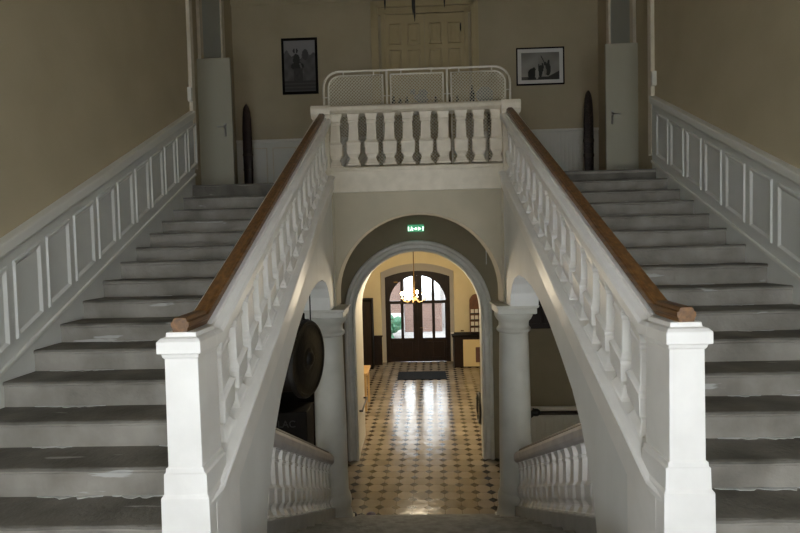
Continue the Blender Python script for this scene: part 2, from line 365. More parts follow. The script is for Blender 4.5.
# ------------------------------------------------------------------ side flights
def flight(s, label):
    fx = xl if s < 0 else xr
    f = thing('staircase_flight', label, 'staircase', (s * 2.2, 4.8, MID))
    dz = {-1: [0, -.034, -.050, -.045, -.036, -.024, -.012, -.010, -.004, .004, .012, .018], 1: [.045, .045, .037, .036, .026, .020, .012, .002, -.004]}[s] + [0] * 8
    for k in range(0, 15):
        y = Y0 - k * GO; z = LAND - k * RIS + dz[k]
        yb = y + GO + (.03 if k else -.3)
        ox = fx(y) - s * .035
        jz = random.uniform(-.004, .004) if k else 0
        zb = z - RIS - .12 if k < 14 else MID
        m = MB()
        # riser body, then rounded nosing slab on top
        m.box(s * 1.29, ox, y + .010, yb, zb, z - .035 + jz, 0)
        nose = [(y + .012, z - .034 + jz), (y + .003, z - .030 + jz), (y, z - .018 + jz), (y + .003, z - .005 + jz), (y + .014, z + jz), (yb, z + jz), (yb, z - .045 + jz)]
        o0 = len(m.v)
        n = len(nose); xa, xb = sorted((s * 1.29, ox))
        segs = 10
        vs = []
        for i in range(segs + 1):
            x = xa + (xb - xa) * i / segs
            w = random.uniform(-.004, .004) if 0 < i < segs else 0
            for q, (yy, zz) in enumerate(nose):
                vs.append((x, yy + (w if q < 4 else 0), zz + (w * .6 if q in (2, 3) else 0)))
        fs = []; mi = []
        for i in range(segs):
            for j in range(n):
                j2 = (j + 1) % n
                fs.append((i * n + j, i * n + j2, (i + 1) * n + j2, (i + 1) * n + j)); mi.append(1 if j in (2, 3, 4) else 0)
        fs.append(tuple(range(n))); mi.append(0); fs.append(tuple(segs * n + i for i in range(n))); mi.append(0)
        m.v += vs; m.f += [tuple(i + o0 for i in q) for q in fs]; m.m += mi
        st = m.build('step', ['riser', 'tread'], f)
        if k >= 3 and random.random() < .8:      # crusts of pale old paint where tread meets riser
            zt = z + jz + .0015; yk = y + GO + .010
            for _ in range(random.randint(1, 3)):
                L_ = random.uniform(.12, .55); xs_ = xa + random.uniform(.05, .95) * (xb - xa - L_); nn = int(L_ / .03) + 2
                top = [(xs_ + L_ * i / nn, yk) for i in range(nn + 1)]
                bot = [(xs_ + L_ * i / nn, yk - (.006 + random.uniform(0, .035) * math.sin(PI * i / nn))) for i in range(nn, -1, -1)]
                MB().prism([(a, b_) for a, b_ in top + bot], 'z', zt - .004, zt + .002).build('paint_crust', 'crust', st)
    # sloping soffit under the flight
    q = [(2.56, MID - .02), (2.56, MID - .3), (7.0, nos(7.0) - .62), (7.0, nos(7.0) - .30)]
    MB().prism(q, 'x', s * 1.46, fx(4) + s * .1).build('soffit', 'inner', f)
    return f
flight(-1, 'left flight of worn grey stone steps rising from the landing to the upper floor')
flight(1, 'right flight of worn grey stone steps with pale chipped paint along the treads')

# centre flight down to the hall
cf = thing('staircase_flight', 'centre flight of grey stone steps going down to the tiled hall', 'staircase', (0, 4.8, 0))
nst = 13; r2 = MID / nst; g2 = .365
for k in range(1, nst):
    y = 2.55 + g2 * k; z = MID - r2 * k
    hw = 1.145 if y < 6.5 else .95
    MB().box(-hw, hw, y - g2 - .005, y - .012, max(0.001, z - .30), z - .004, 0).box(-hw, hw, y - g2 - .01, y, z - .03, z, 1).build('step', ['riser', 'stonefloor'], cf, bevel=.006)
# ------------------------------------------------------------------ balustrades
BPROF = [(0, .96), (.035, .96), (.05, .80), (.085, .70), (.12, .56), (.15, .55), (.19, .70), (.22, .90), (.24, .93), (.39, .95), (.405, 1.0), (.43, 1.0), (.445, .86), (.48, .70), (.60, .655), (.79, .62), (.80, .74), (.835, .76), (.85, .66), (.89, .72), (.93, .82), (.955, .90), (.965, .98), (1.0, .98)]
def bal_prof(h, hx, hy): return [(t * h, hx * w, hy * w) for t, w in BPROF]
SL = .519
WARP = True
def upper_balustrade(s, label):
    cy = 4.6
    t = thing('balustrade', label, 'balustrade', (s * 1.2, cy, MID))
    # curb / string under the balusters
    ya, yb = 2.66, 6.86
    n0 = 2.615
    cb = MB().prism([(2.50, MID - .4), (2.84, MID - .4), (2.84, nos(2.84) - .05), (yb, nos(yb) - .05), (yb, nos(yb) + .095), (2.74, nos(2.74) + .13), (2.57, n0), (2.50, n0)], 'x', s * 1.083, s * 1.325).build('curb', 'white', t, bevel=.003)
    sec = lambda y, z, e=0: [(s * 1.09, y, z - .04), (s * (1.070 + e), y, z - .028), (s * (1.066 + e), y, z - .005), (s * (1.075 + e), y, z + .008), (s * 1.12, y, z + .02), (s * 1.28, y, z + .02), (s * 1.33, y, z), (s * 1.33, y, z - .04)]
    MB().sweep([sec(2.43, 2.625, .019), sec(2.57, 2.64), sec(2.76, nos(2.76) + .175), sec(yb, nos(yb) + .12)]).build('curb_moulding', 'white', cb, bevel=.002)
    # coping
    def cop(y, z, e=0.0):
        x0, x1 = 1.13 + e, 1.30 - e
        return [(s * x0, y, z), (s * (x0 - .010), y, z + .004), (s * (x0 - .012), y, z + .018), (s * (x0 - .034), y, z + .022), (s * (x0 - .034), y, z + .075), (s * (x0 - .020), y, z + .092), (s * (x0 + .022), y, z + .098), (s * (x0 + .026), y, z + .118),
                (s * (x1 - .026), y, z + .118), (s * (x1 - .022), y, z + .098), (s * (x1 + .016), y, z + .092), (s * (x1 + .03), y, z + .075), (s * (x1 + .03), y, z + .022), (s * (x1 + .008), y, z + .018), (s * (x1 + .006), y, z + .004), (s * x1, y, z)]
    MB().sweep([cop(2.62, 3.345), cop(2.71, 3.345), cop(6.86, nos(6.86) + .785)]).build('coping', 'white', t)
    # newel post
    cx, yc = s * 1.205, 2.56
    n = MB().sqloft([(2.80, .085, .125), (3.34, .082, .122)], cx, yc).build('newel_post', 'white', t, bevel=.004)
    nw = n
    MB().sqloft([(3.335, .083, .123), (3.345, .090, .130), (3.360, .092, .134), (3.364, .108, .148), (3.420, .108, .148), (3.436, .094, .134), (3.440, .076, .116), (3.462, .074, .112), (3.463, .06, .10)], cx, yc).build('cap', 'white', n, bevel=.003)
    MB().sqloft([(MID, .122, .146), (2.655, .119, .142), (2.67, .108, .132), (2.770, .106, .130), (2.778, .096, .132), (2.800, .094, .130), (2.804, .084, .125), (2.825, .082, .123)], cx, yc).build('plinth', 'white', n, bevel=.003)
    # balusters
    h = .622; pb = None
    for i in range(16):
        y = 2.88 + i * .2485
        z = nos(y) + .16 + .01
        if pb is None:
            pb = MB().sqloft(bal_prof(h, .070, .088), 0, 0, SL).build('baluster', 'white', t, loc=(0, 0, 0)); pb.location = Vector((wx(s * 1.2, y), y, z)) - Vector(t['_w'])
            md = pb.modifiers.new('edge', 'BEVEL'); md.width = .004; md.segments = 1; md.limit_method = 'ANGLE'; md.angle_limit = math.radians(50)
        else: place(pb, s * 1.2, y, z, t)
    # wooden handrail
    def hr(y, z, e=0):
        c = s * 1.213
        pr = [(-.036, 0), (-.038, .022), (-.044, .026), (-.044, .050), (-.034, .054), (-.034, .062), (-.026, .072), (.026, .072), (.034, .062), (.034, .054), (.044, .050), (.044, .026), (.038, .022), (.036, 0)]
        return [(c + a, y, z + b_) for a, b_ in pr]
    hz = lambda y: nos(y) + .785 + .114
    MB().sweep([hr(2.455, 3.460), hr(2.695, 3.467), hr(6.84, hz(6.84))]).build('handrail', 'handrail', t, bevel=.0015)
    return t
upper_balustrade(-1, 'sloping white balustrade with oak handrail beside the left flight of steps')
upper_balustrade(1, 'sloping white balustrade with oak handrail beside the right flight of steps')

# balustrade across the landing
t = thing('balustrade', 'level ivory balustrade across the upper landing above the big arch', 'balustrade', (0, 6.95, 4.6))
MB().prism([(6.84, 4.59), (6.84, 4.865), (6.825, 4.875), (6.825, 4.91), (6.85, 4.925), (7.06, 4.925), (7.08, 4.59)], 'x', -1.13, 1.13).build('curb', 'ivory', t, bevel=.004)
for s in (-1, 1):
    p = MB().box(s * 1.125, s * 1.335, 6.815, 7.09, 4.60, 5.60).build('pedestal', 'ivory', t, bevel=.006)
MB().prism([(6.85, 5.635), (6.835, 5.645), (6.81, 5.65), (6.80, 5.66), (6.80, 5.70), (6.815, 5.715), (6.85, 5.735), (7.07, 5.735), (7.10, 5.71), (7.12, 5.69), (7.12, 5.66), (7.08, 5.645), (7.06, 5.635)], 'x', -1.36, 1.36).build('coping', 'ivory', t, bevel=.003)
for s in (-1, 1):
    MB().prism([(6.81, 5.57), (6.80, 5.60), (6.78, 5.61), (6.78, 5.68), (6.80, 5.73), (7.10, 5.73), (7.13, 5.69), (7.13, 5.61), (7.09, 5.57)], 'x', s * 1.10, s * 1.355).build('pedestal_cap', 'ivory', t, bevel=.005)
pb = None
for i in range(10):
    x = (i - 4.5) * .2345
    if pb is None:
        pb = MB().sqloft([(z_, hx, hy) for z_, hy, hx in bal_prof(.715, .060, .099)], 0, 0).build('baluster', 'ivory', t, loc=(0, 0, 0)); pb.location = Vector((wx(x, 6.95), 6.95, 4.922)) - Vector(t['_w'])
        md = pb.modifiers.new('edge', 'BEVEL'); md.width = .004; md.segments = 1; md.limit_method = 'ANGLE'; md.angle_limit = math.radians(50)
    else: place(pb, x, 6.95, 4.948, t)

# lower balustrades beside the centre flight
def lower_balustrade(s, label):
    t = thing('balustrade', label, 'balustrade', (s * 1.22, 5.0, 0))
    ya, yb = 3.30, 6.60
    MB().prism([(ya, low(ya) - .5), (ya, low(ya)), (yb, low(yb)), (yb, max(.0, low(yb) - .5))], 'x', s * 1.15, s * 1.36).build('curb', 'curb', t, bevel=.004)
    def cop(y):
        z = low(y) + .57; x0, x1 = 1.18, 1.34
        return [(s * x0, y, z), (s * (x0 - .02), y, z + .02), (s * (x0 - .03), y, z + .045), (s * (x0 - .03), y, z + .10), (s * (x0 - .01), y, z + .135), (s * (x1), y, z + .135), (s * (x1 + .03), y, z + .10), (s * (x1 + .03), y, z + .03), (s * x1, y, z)]
    MB().sweep([cop(3.52), cop(6.62)]).build('coping', 'lowrail', t, bevel=.003)
    def hr(y):
        z = low(y) + .702; c = s * 1.25
        return [(c + a, y, z + b_) for a, b_ in ((-.05, 0), (-.055, .02), (-.04, .042), (.04, .042), (.055, .02), (.05, 0))]
    MB().sweep([hr(3.45), hr(6.5)]).build('handrail', 'railwood', t, bevel=.004)
    pb = None
    for i in range(14):
        y = 3.62 + i * .222; z = low(y) - .006
        if pb is None:
            pb = MB().sqloft(bal_prof(.585, .062, .072), 0, 0, -.485).build('baluster', 'lowbal', t, loc=(0, 0, 0)); pb.location = Vector((wx(s * 1.25, y), y, z)) - Vector(t['_w'])
        else: place(pb, s * 1.25, y, z, t)
lower_balustrade(-1, 'low descending balustrade with squat white balusters, left of the centre steps')
lower_balustrade(1, 'low descending balustrade with squat white balusters, right of the centre steps')

WARP = False
# ------------------------------------------------------------------ panelling on the stair walls
def panelling(s, label):
    fx = xl if s < 0 else xr
    k = -s  # direction into the room
    t = thing('wall_panelling', label, 'wall panelling', (fx(4.5), 4.5, MID))
    ya, yb = 1.6, 7.12
    def slab(ya, yb, lo_, hi_, th, name, m, bev=.004, th0=-.01):
        secs = []
        for y in (ya, yb):
            x0, x1 = fx(y) + k * th0, fx(y) + k * th
            secs.append([(x0, y, nos(y) + lo_), (x1, y, nos(y) + lo_), (x1, y, nos(y) + hi_), (x0, y, nos(y) + hi_)])
        return MB().sweep(secs).build(name, m, t, bevel=bev)
    slab(ya, yb, -.30, .90, .050, 'backboard', 'dado')
    slab(ya, yb, .885, .975, .090, 'chair_rail', 'dadohi', .012)
    slab(ya, yb, .865, .89, .070, 'chair_rail', 'dado', .006)
    slab(ya, yb, .080, .115, .070, 'base_moulding', 'dadohi', .008)
    y, pitch, w = (2.215, .360, .30) if s < 0 else (2.39, .388, .32)
    while y < 6.9:
        m = MB()
        lo_, hi_ = .215, .79; fr = .044
        P = [(y, nos(y) + lo_), (y + w, nos(y + w) + lo_), (y + w, nos(y + w) + hi_), (y, nos(y) + hi_)]
        Q = [(y + fr, nos(y + fr) + lo_ + fr * 1.1), (y + w - fr, nos(y + w - fr) + lo_ + fr * 1.1), (y + w - fr, nos(y + w - fr) + hi_ - fr * 1.1), (y + fr, nos(y + fr) + hi_ - fr * 1.1)]
        mid = [((a[0] + b_[0]) / 2, (a[1] + b_[1]) / 2) for a, b_ in zip(P, Q)]
        X = lambda yy, d: fx(yy) + k * d
        secs = [[(X(p[0], .049), p[0], p[1]) for p in P], [(X(p[0], .066), p[0], p[1]) for p in [(a[0] * .85 + c[0] * .15, a[1] * .85 + c[1] * .15) for a, c in zip(P, Q)]], [(X(p[0], .066), p[0], p[1]) for p in mid], [(X(p[0], .049), p[0], p[1]) for p in Q]]
        m.sweep(secs, caps=False)
        m.build('panel_moulding', 'dadomid', t)
        y += pitch
    return t
panelling(-1, 'pale grey sloping wall panelling with moulded fields beside the left flight')
panelling(1, 'pale grey sloping wall panelling with moulded fields beside the right flight')

# corner posts with small boxes
for s, fx, lb in ((-1, xl, 'left'), (1, xr, 'right')):
    x = fx(7.2)
    struct(MB().box(x - .05, x + .05, 7.14, 7.24, nos(7.1) + .2, TOP).build('trim_%d' % (6 if s < 0 else 7), 'ivory', bevel=.008))
    o = MB().box(x - .055, x + .055, 7.08, 7.14, 5.93, 6.12).build('switch_box', 'oldwhite', bevel=.008)
    tag(o, 'small white box on the corner post above the %s panelling' % lb, 'switch box')

# ------------------------------------------------------------------ upper landing: doors
def leaf_door(s, label):
    xa, xb = (-3.42, -2.89) if s < 0 else (3.50, 2.93)
    if s > 0: xa = 3.42
    y = 8.10; z1 = 6.88
    d = thing('open_door', label, 'door', (xa, y, LAND))
    lf = MB().box(xa, xb, y, y + .045, LAND + .01, z1).build('leaf', 'leafdoor', d, bevel=.004)
    hx = xb - (-s) * 0 + (.11 if s < 0 else .09) * (-1 if s < 0 else 1)
    hd = MB().box(hx - .018, hx + .018, y - .012, y, 5.66, 5.86).tube([(hx, y - .01, 5.80), (hx, y - .05, 5.80), (hx + (s * .11), y - .055, 5.80)], .010).build('handle', 'steel', lf)
leaf_door(-1, 'plain pale door leaf standing open at the top of the left flight')
leaf_door(1, 'plain pale door leaf standing open at the top of the right flight')
for s in (-1, 1):
    # casings of the side doorways the leaves belong to, with tall transom panels
    X = s * 3.42; k = -s
    struct(MB().box(X + k * .05, X - k * .02, 8.16, 8.28, LAND, TOP - .2).box(X + k * .05, X - k * .02, 9.14, 9.26, LAND, TOP - .2).build('trim_%d' % (9 + s), 'ivory', bevel=.006))
    struct(MB().box(X + k * .015, X - k * .02, 8.28, 9.14, 6.92, TOP - .2).build('window_%d' % (5 + s), 'transom'))
    struct(MB().box(X + k * .012, X - k * .02, 8.28, 9.14, LAND, 6.92).build('door_%d' % (5 + s), 'inner'))

# big double door in the back wall
d = thing('double_door', 'tall cream double door with raised panels behind the landing balustrade', 'door', (.21, 9.8, LAND))
cs = MB()
for (a, b_, y, dz) in ((-.79, 1.21, 9.74, 8.43), (-.72, 1.14, 9.71, 8.37), (-.60, 1.02, 9.73, 8.25)):
    w = .07
    cs.box(a, a + w, y, 9.82, LAND, dz); cs.box(b_ - w, b_, y, 9.82, LAND, dz); cs.box(a, b_, y, 9.82, dz - w, dz)
cs.box(-.79, 1.21, 9.76, 9.82, 8.18, 8.43)
cs.build('casing', 'door_up', d, bevel=.006)
for xa, xb in ((-.54, .205), (.215, .96)):
    lf = MB().box(xa, xb, 9.775, 9.82, LAND, 8.19).build('leaf', 'door_up', d, bevel=.004)
    w = (xb - xa)
    for c in range(2):
        px0 = xa + .075 + c * (w / 2 - .02); px1 = px0 + w / 2 - .13
        for z0, z1 in ((7.62, 8.02), (6.25, 7.54), (5.95, 6.17), (4.95, 5.87)):
            P = [(px0, z0), (px1, z0), (px1, z1), (px0, z1)]
            def ins(e): return [(px0 + e, z0 + e), (px1 - e, z0 + e), (px1 - e, z1 - e), (px0 + e, z1 - e)]
            secs = [[(x, y_, z) for x, z in ins(e)] for e, y_ in ((0, 9.776), (.006, 9.748), (.022, 9.748), (.034, 9.79), (.05, 9.79), (.075, 9.768))]
            MB().sweep(secs).build('door_panel', 'door_up', lf)
MB().tube([(.88, 9.765, 7.82), (.88, 9.74, 7.90), (.88, 9.765, 7.98)], .014).build('hinge_latch', 'black', d)

# wainscot and radiator on the back wall
def wains(x0, x1, label, ztop, boards):
    t = thing('wainscot', label, 'wainscot', ((x0 + x1) / 2, 9.78, LAND))
    MB().box(x0, x1, 9.765, 9.8, LAND, ztop - .05).build('backboard', 'oldwhite', t)
    MB().box(x0, x1, 9.735, 9.8, ztop - .05, ztop).build('chair_rail', 'oldwhite', t, bevel=.008)
    m = MB()
    if boards:
        n = int((x1 - x0) / .07)
        for i in range(n): m.box(x0 + i * .07 + .006, x0 + (i + 1) * .07 - .006, 9.750, 9.77, LAND + .1, ztop - .07)
        m.build('beadboard', 'oldwhite', t, bevel=.004)
    else:
        x = x0 + .12
        while x + .5 < x1:
            MB().box(x, x + .02, 9.755, 9.77, LAND + .2, ztop - .15).box(x + .44, x + .46, 9.755, 9.77, LAND + .2, ztop - .15).box(x, x + .46, 9.755, 9.77, LAND + .18, LAND + .2).box(x, x + .46, 9.755, 9.77, ztop - .17, ztop - .15).build('panel_moulding', 'ivory', t, bevel=.004)
            x += .56
wains(-3.40, -.80, 'white panelled wainscot behind the left landing, below the portrait picture', 5.94, False)
wains(1.22, 3.40, 'white beadboard wainscot behind the right landing, below the landscape picture', 5.97, True)

# two tall carved poles
def prop(x, y, h, name, label, m, bands):
    t = thing(name, label, 'carved pole', (x, y, LAND), 'carved dark poles on the landing')
    secs = []; N = 14
    for zt, w in ((0, .072), (.08, .080), (.3, .086), (.55, .088), (.72, .086), (.85, .078), (.92, .066), (.96, .05), (.985, .03), (1.0, .008)):
        z = LAND + .0 + zt * h
        secs.append([(x + w * math.cos(2 * PI * i / N), y + w * .55 * math.sin(2 * PI * i / N), z) for i in range(N)])
    MB().sweep(secs).build('shaft', m, t, smooth=True)
    for z0, z1, e in bands:
        w = .09
        MB().sweep([[(x + (w + q) * math.cos(2 * PI * i / N), y + (w + q) * .58 * math.sin(2 * PI * i / N), z) for i in range(N)] for z, q in ((LAND + z0, 0), (LAND + z0 + .01, e), (LAND + z1 - .01, e), (LAND + z1, 0))]).build('carved_band', 'railwood', t, smooth=True)
prop(-3.05, 9.32, 1.73, 'carved_pole', 'dark rounded wooden pole with a ring at mid height, beside the left open door', 'plainprop', ((.80, .84, .006), (.54, .56, .004)))
prop(3.07, 9.32, 1.77, 'carved_pole', 'dark rounded wooden pole with pale carved patterns, beside the right open door', 'carve', ((.86, .92, .005), (.60, .66, .005), (.12, .16, .005)))

# framed pictures
def picture(x0, x1, z0, z1, label, fn, fr, mount, nx, nz):
    t = thing('framed_picture', label, 'picture', ((x0 + x1) / 2, 9.79, z0))
    m = MB(); y = 9.765
    m.box(x0, x1, y, 9.8, z0, z0 + fr).box(x0, x1, y, 9.8, z1 - fr, z1).box(x0, x0 + fr, y, 9.8, z0 + fr, z1 - fr).box(x1 - fr, x1, y, 9.8, z0 + fr, z1 - fr)
    m.build('frame', 'blackwood', t, bevel=.004)
    a0, a1, c0, c1 = x0 + fr, x1 - fr, z0 + fr, z1 - fr
    if mount: MB().box(a0, a1, 9.784, 9.798, c0, c1).build('mount', 'paper', t)
    a0 += mount; a1 -= mount; c0 += mount; c1 -= mount
    vs = []; fs = []; cols = []
    for j in range(nz + 1):
        for i in range(nx + 1): vs.append((a0 + (a1 - a0) * i / nx, 9.780, c0 + (c1 - c0) * j / nz))
    for j in range(nz):
        for i in range(nx):
            fs.append((j * (nx + 1) + i, j * (nx + 1) + i + 1, (j + 1) * (nx + 1) + i + 1, (j + 1) * (nx + 1) + i)); cols.append(fn((i + .5) / nx, (j + .5) / nz))
    b = MB(); b.add(vs, fs)
    o = b.build('print', pigment_mat('printed_photograph'), t)
    ca = o.data.color_attributes.new('Print', 'FLOAT_COLOR', 'CORNER')
    li = 0
    for p in o.data.polygons:
        c = cols[p.index]
        for k in p.loop_indices: ca.data[k].color = (c[0], c[1], c[2], 1)
def nz(u, v, s=1.0): return .5 + .25 * math.sin(u * 13 * s + 2.1 * math.sin(v * 9 * s)) + .25 * math.sin(v * 17 * s + 1.7 * math.sin(u * 11 * s + 1))
def pic_left(u, v):
    g = .20 - .06 * abs(u - .5) if v > .70 else 0
    sky = (.17, .17, .175)
    tree = v < .68 + .09 * nz(u, 0, .8) + .05 * math.sin(u * 21)
    c = .17 if not tree else .055 + .03 * nz(u, v, 1.5)
    # mounted figure on a plinth
    if abs(u - .38) < .035 and .60 < v < .74: c = .018
    if (u - .37) ** 2 / .006 + (v - .80) ** 2 / .003 < 1 and abs(u - .37) > .02: c = .02
    if (u - .40) ** 2 / .012 + (v - .62) ** 2 / .014 < 1: c = .02
    if (u - .42) ** 2 / .045 + (v - .50) ** 2 / .006 < 1: c = .018
    if abs(u - .56 - (.45 - v) * .5) < .03 and .36 < v < .56: c = .10
    if .30 < u < .58 and .22 < v < .46: c = .03 + .012 * nz(u, v, 3)
    if (u - .68) ** 2 + (v - .72) ** 2 < .011: c = .045
    if v < .22: c = .035 + .02 * (math.sin(v * 90) > .3)
    c *= 1.5; return (c * 1.0, c * .97, c * .98)
def pic_right(u, v):
    c = .20 + .05 * nz(u, v, .6) - .06 * v + .08 * (1 - v) * (u < .45)
    hills = .12 + .20 * max(0, (u - .72)) / .28
    if v < hills: c = .03
    def el(cu, cv, a, b_): return ((u - cu) / a) ** 2 + ((v - cv) / b_) ** 2 < 1
    if el(.27, .22, .10, .20) or el(.33, .36, .05, .10): c = .022
    if el(.50, .32, .055, .22) or el(.46, .48, .02, .10) or el(.56, .46, .03, .16): c = .018
    if el(.70, .38, .075, .24) or el(.72, .62, .03, .10) or el(.63, .58, .035, .07): c = .02
    if abs((u - .53) + (v - .85) * .35) < .012 and .60 < v < .88: c = .03
    if el(.41, .22, .05, .20): c = .27
    if el(.63, .30, .03, .16): c = .16
    if v < .10 and u < .16: c = .08
    c *= 1.4; return (c, c * .95, c * .84)
picture(-2.49, -1.81, 6.78, 7.82, 'dark framed upright photograph of a mounted statue against trees', pic_left, .045, 0, 46, 70)
picture(1.905, 2.79, 6.80, 7.485, 'black framed landscape photograph of a group of figures in a cream mount', pic_right, .022, .07, 74, 54)

# white tubular guard with wire mesh behind the landing balustrade
g = thing('mesh_guard', 'white tubular guard with diamond wire mesh standing on the upper landing', 'safety guard', (0, 7.22, LAND))
GY = 7.22
X0, X1, ZT = -1.28, 1.30, 6.30
def arc(cx, cz, r, a0, a1, n=8): return [(cx + r * math.cos(a0 + (a1 - a0) * i / n), GY, cz + r * math.sin(a0 + (a1 - a0) * i / n)) for i in range(n + 1)]
outer = [(X0, GY, LAND)] + arc(X0 + .22, ZT - .22, .22, PI, PI / 2) + arc(X1 - .22, ZT - .22, .22, PI / 2, 0) + [(X1, GY, LAND)]
MB().tube(outer, .015, 8).build('outer_frame', 'metalwhite', g, smooth=True)
DX = (-.40, .435)
for x in DX: MB().tube([(x, GY, LAND), (x, GY, ZT)], .015, 8).build('post', 'metalwhite', g, smooth=True)
cells = [(X0 + .065, DX[0] - .055, 1, 0), (DX[0] + .055, DX[1] - .055, 0, 0), (DX[1] + .055, X1 - .065, 0, 1)]
for a, b_, rl, rr in cells:
    zt = ZT - .06; r_ = .165
    pts = [(a, GY, LAND + .12)]
    pts += arc(a + r_, zt - r_, r_, PI, PI / 2) if rl else [(a, GY, zt)]
    pts += arc(b_ - r_, zt - r_, r_, PI / 2, 0) if rr else [(b_, GY, zt)]
    pts += [(b_, GY, LAND + .12), (a, GY, LAND + .12)]
    m = MB()
    if rl or rr: m.tube(pts, .012, 8)
    else:
        for p, q in zip(pts, pts[1:]): m.tube([p, q], .012, 8)
    pf = m.build('panel_frame', 'metalwhite', g, smooth=True)
    w = MB(); pit = .046; z0, z1 = LAND + .12, zt
    def inside(x, z):
        if x < a or x > b_ or z < z0 or z > z1: return False
        if rl and x < a + r_ and z > zt - r_ and (x - a - r_) ** 2 + (z - zt + r_) ** 2 > r_ * r_: return False
        if rr and x > b_ - r_ and z > zt - r_ and (x - b_ + r_) ** 2 + (z - zt + r_) ** 2 > r_ * r_: return False
        return True
    H = z1 - z0; W = b_ - a
    for sg in (1, -1):
        nn = int((H + W) / pit) + 1
        for i in range(nn):
            c0 = i * pit
            # wire: x = a + t (sg=1) / b - t (sg=-1);  z = z0 - W + c0 + t
            ts = [t_ * .012 for t_ in range(int(W / .012) + 1)]
            ok = [t_ for t_ in ts if inside(a + t_ if sg > 0 else b_ - t_, z0 - W + c0 + t_)]
            if len(ok) < 2: continue
            t0, t1 = ok[0], ok[-1]
            P0 = (a + t0 if sg > 0 else b_ - t0, GY + sg * .002, z0 - W + c0 + t0); P1 = (a + t1 if sg > 0 else b_ - t1, GY + sg * .002, z0 - W + c0 + t1)
            w.tube([P0, P1], .0048, 3)
    w.build('wire_mesh', 'wire', pf)
for (x, z, hz_) in [(X0 + .03, 5.95, 1), (DX[0] - .027, 5.95, 1), (DX[0] + .027, 5.95, 1), (DX[1] - .027, 5.95, 1), (DX[1] + .027, 5.95, 1), (X1 - .03, 5.98, 1)]:
    MB().tube([(x - .03, GY, z), (x + .03, GY, z)], .008, 6).build('spacer', 'metalwhite', g)
for x in (-1.0, -.58, -.2, .22, .6, 1.05):
    MB().tube([(x, GY, ZT - .06), (x, GY, ZT)], .010, 6).build('spacer', 'metalwhite', g)

# display table with small things behind the guard
tb = thing('display_table', 'narrow tall dark table standing behind the white mesh guard', 'table', (.3, 7.75, LAND))
MB().box(-.45, 1.15, 7.6, 7.95, 5.90, 5.93).build('table_top', 'railwood', tb, bevel=.004)
for x in (-.40, 1.10):
    for y in (7.64, 7.91): MB().tube([(x, y, LAND), (x, y, 5.90)], .018).build('leg', 'railwood', tb)
TZ = 5.93
def figure(x, h, w, m, label, cat, group=None, nm='figurine'):
    o = MB().lathe(x, 7.75, [(TZ, w * .8), (TZ + .1 * h, w), (TZ + .3 * h, w * .75), (TZ + .5 * h, w), (TZ + .62 * h, w * .9), (TZ + .7 * h, w * .45), (TZ + .8 * h, w * .6), (TZ + .93 * h, w * .55), (TZ + h, w * .15)], 14).build(nm, m, smooth=True)
    tag(o, label, cat, group)
FG = 'small figurines on the display table'
figure(-.33, .17, .030, 'blackwood', 'small dark figurine at the left end of the table behind the mesh', 'figurine', FG)
figure(-.23, .13, .028, 'blackwood', 'shorter dark figurine, second from the left on the table behind the mesh', 'figurine', FG)
figure(-.13, .15, .026, 'darkwood', 'brown figurine left of the pale crumpled ornament behind the mesh', 'figurine', FG)
figure(.30, .14, .03, 'darkwood', 'brown figurine near the right edge of the middle mesh panel', 'figurine', FG)
figure(.52, .13, .024, 'darkwood', 'brown figurine just right of the right guard post', 'figurine', FG)
figure(.62, .14, .022, 'darkwood', 'brown figurine, second right of the right guard post', 'figurine', FG)
o = MB()
for i in range(9): o.ball((.05 + random.uniform(-.1, .1), 7.75 + random.uniform(-.05, .05), TZ + .06 + random.uniform(0, .16)), random.uniform(.035, .06), 8)
tag(o.build('ornament', 'dish', smooth=True), 'pale crumpled ornament in the middle of the table behind the mesh', 'ornament')
o = MB().lathe(.84, 7.75, [(TZ, .036), (TZ + .16, .036), (TZ + .19, .028), (TZ + .22, .014), (TZ + .28, .014), (TZ + .285, .005)], 18).build('bottle', 'black', smooth=True)
tag(o, 'black bottle left of the pale round dish behind the mesh', 'bottle')
o = MB(); secs = []
for y, r in ((7.70, .005), (7.705, .085), (7.70, .10), (7.708, .125), (7.722, .125), (7.73, .08), (7.73, .005)):
    secs.append([(1.02 + r * math.cos(2 * PI * i / 28), y, TZ + .125 + r * math.sin(2 * PI * i / 28)) for i in range(28)])
o.sweep(secs); tag(o.build('dish', 'dish', smooth=True), 'pale round dish standing upright at the right end behind the mesh', 'dish')

# upper chandelier (only its points show under the top edge)
CH = (0.0, 6.0)
c = thing('iron_chandelier', 'black iron chandelier whose pointed tips show at the top edge', 'chandelier', (CH[0], CH[1], 6.5))
MB().tube([(CH[0] + .34 * math.cos(2 * PI * i / 36), CH[1] + .34 * math.sin(2 * PI * i / 36), 7.25) for i in range(37)], .012, 6).build('ring', 'black', c)
MB().tube([(CH[0], CH[1], 7.0), (CH[0], CH[1], TOP)], .012, 8).build('stem', 'black', c)
MB().lathe(CH[0] - .02, CH[1], [(6.50, .003), (6.58, .012), (6.72, .016), (6.9, .03), (7.0, .04), (7.1, .03), (7.2, .01)], 12).build('finial', 'black', c, smooth=True)
for i in range(4):
    a = PI * i / 2
    ex, ey = CH[0] + .34 * math.cos(a), CH[1] + .34 * math.sin(a)
    ar = MB().tube([(CH[0], CH[1], 7.35), (CH[0] + .15 * math.cos(a), CH[1] + .15 * math.sin(a), 7.18), (ex, ey, 7.25), (ex, ey, 7.36)], .01, 6).build('arm', 'black', c)
    MB().lathe(ex, ey, [(6.57, .003), (6.64, .010), (6.9, .014), (7.20, .02), (7.25, .012)], 8).build('drop_point', 'black', ar, smooth=True)
    MB().lathe(ex, ey, [(7.36, .03), (7.37, .03), (7.375, .011), (7.47, .011)], 10).build('candle', 'shade', ar)

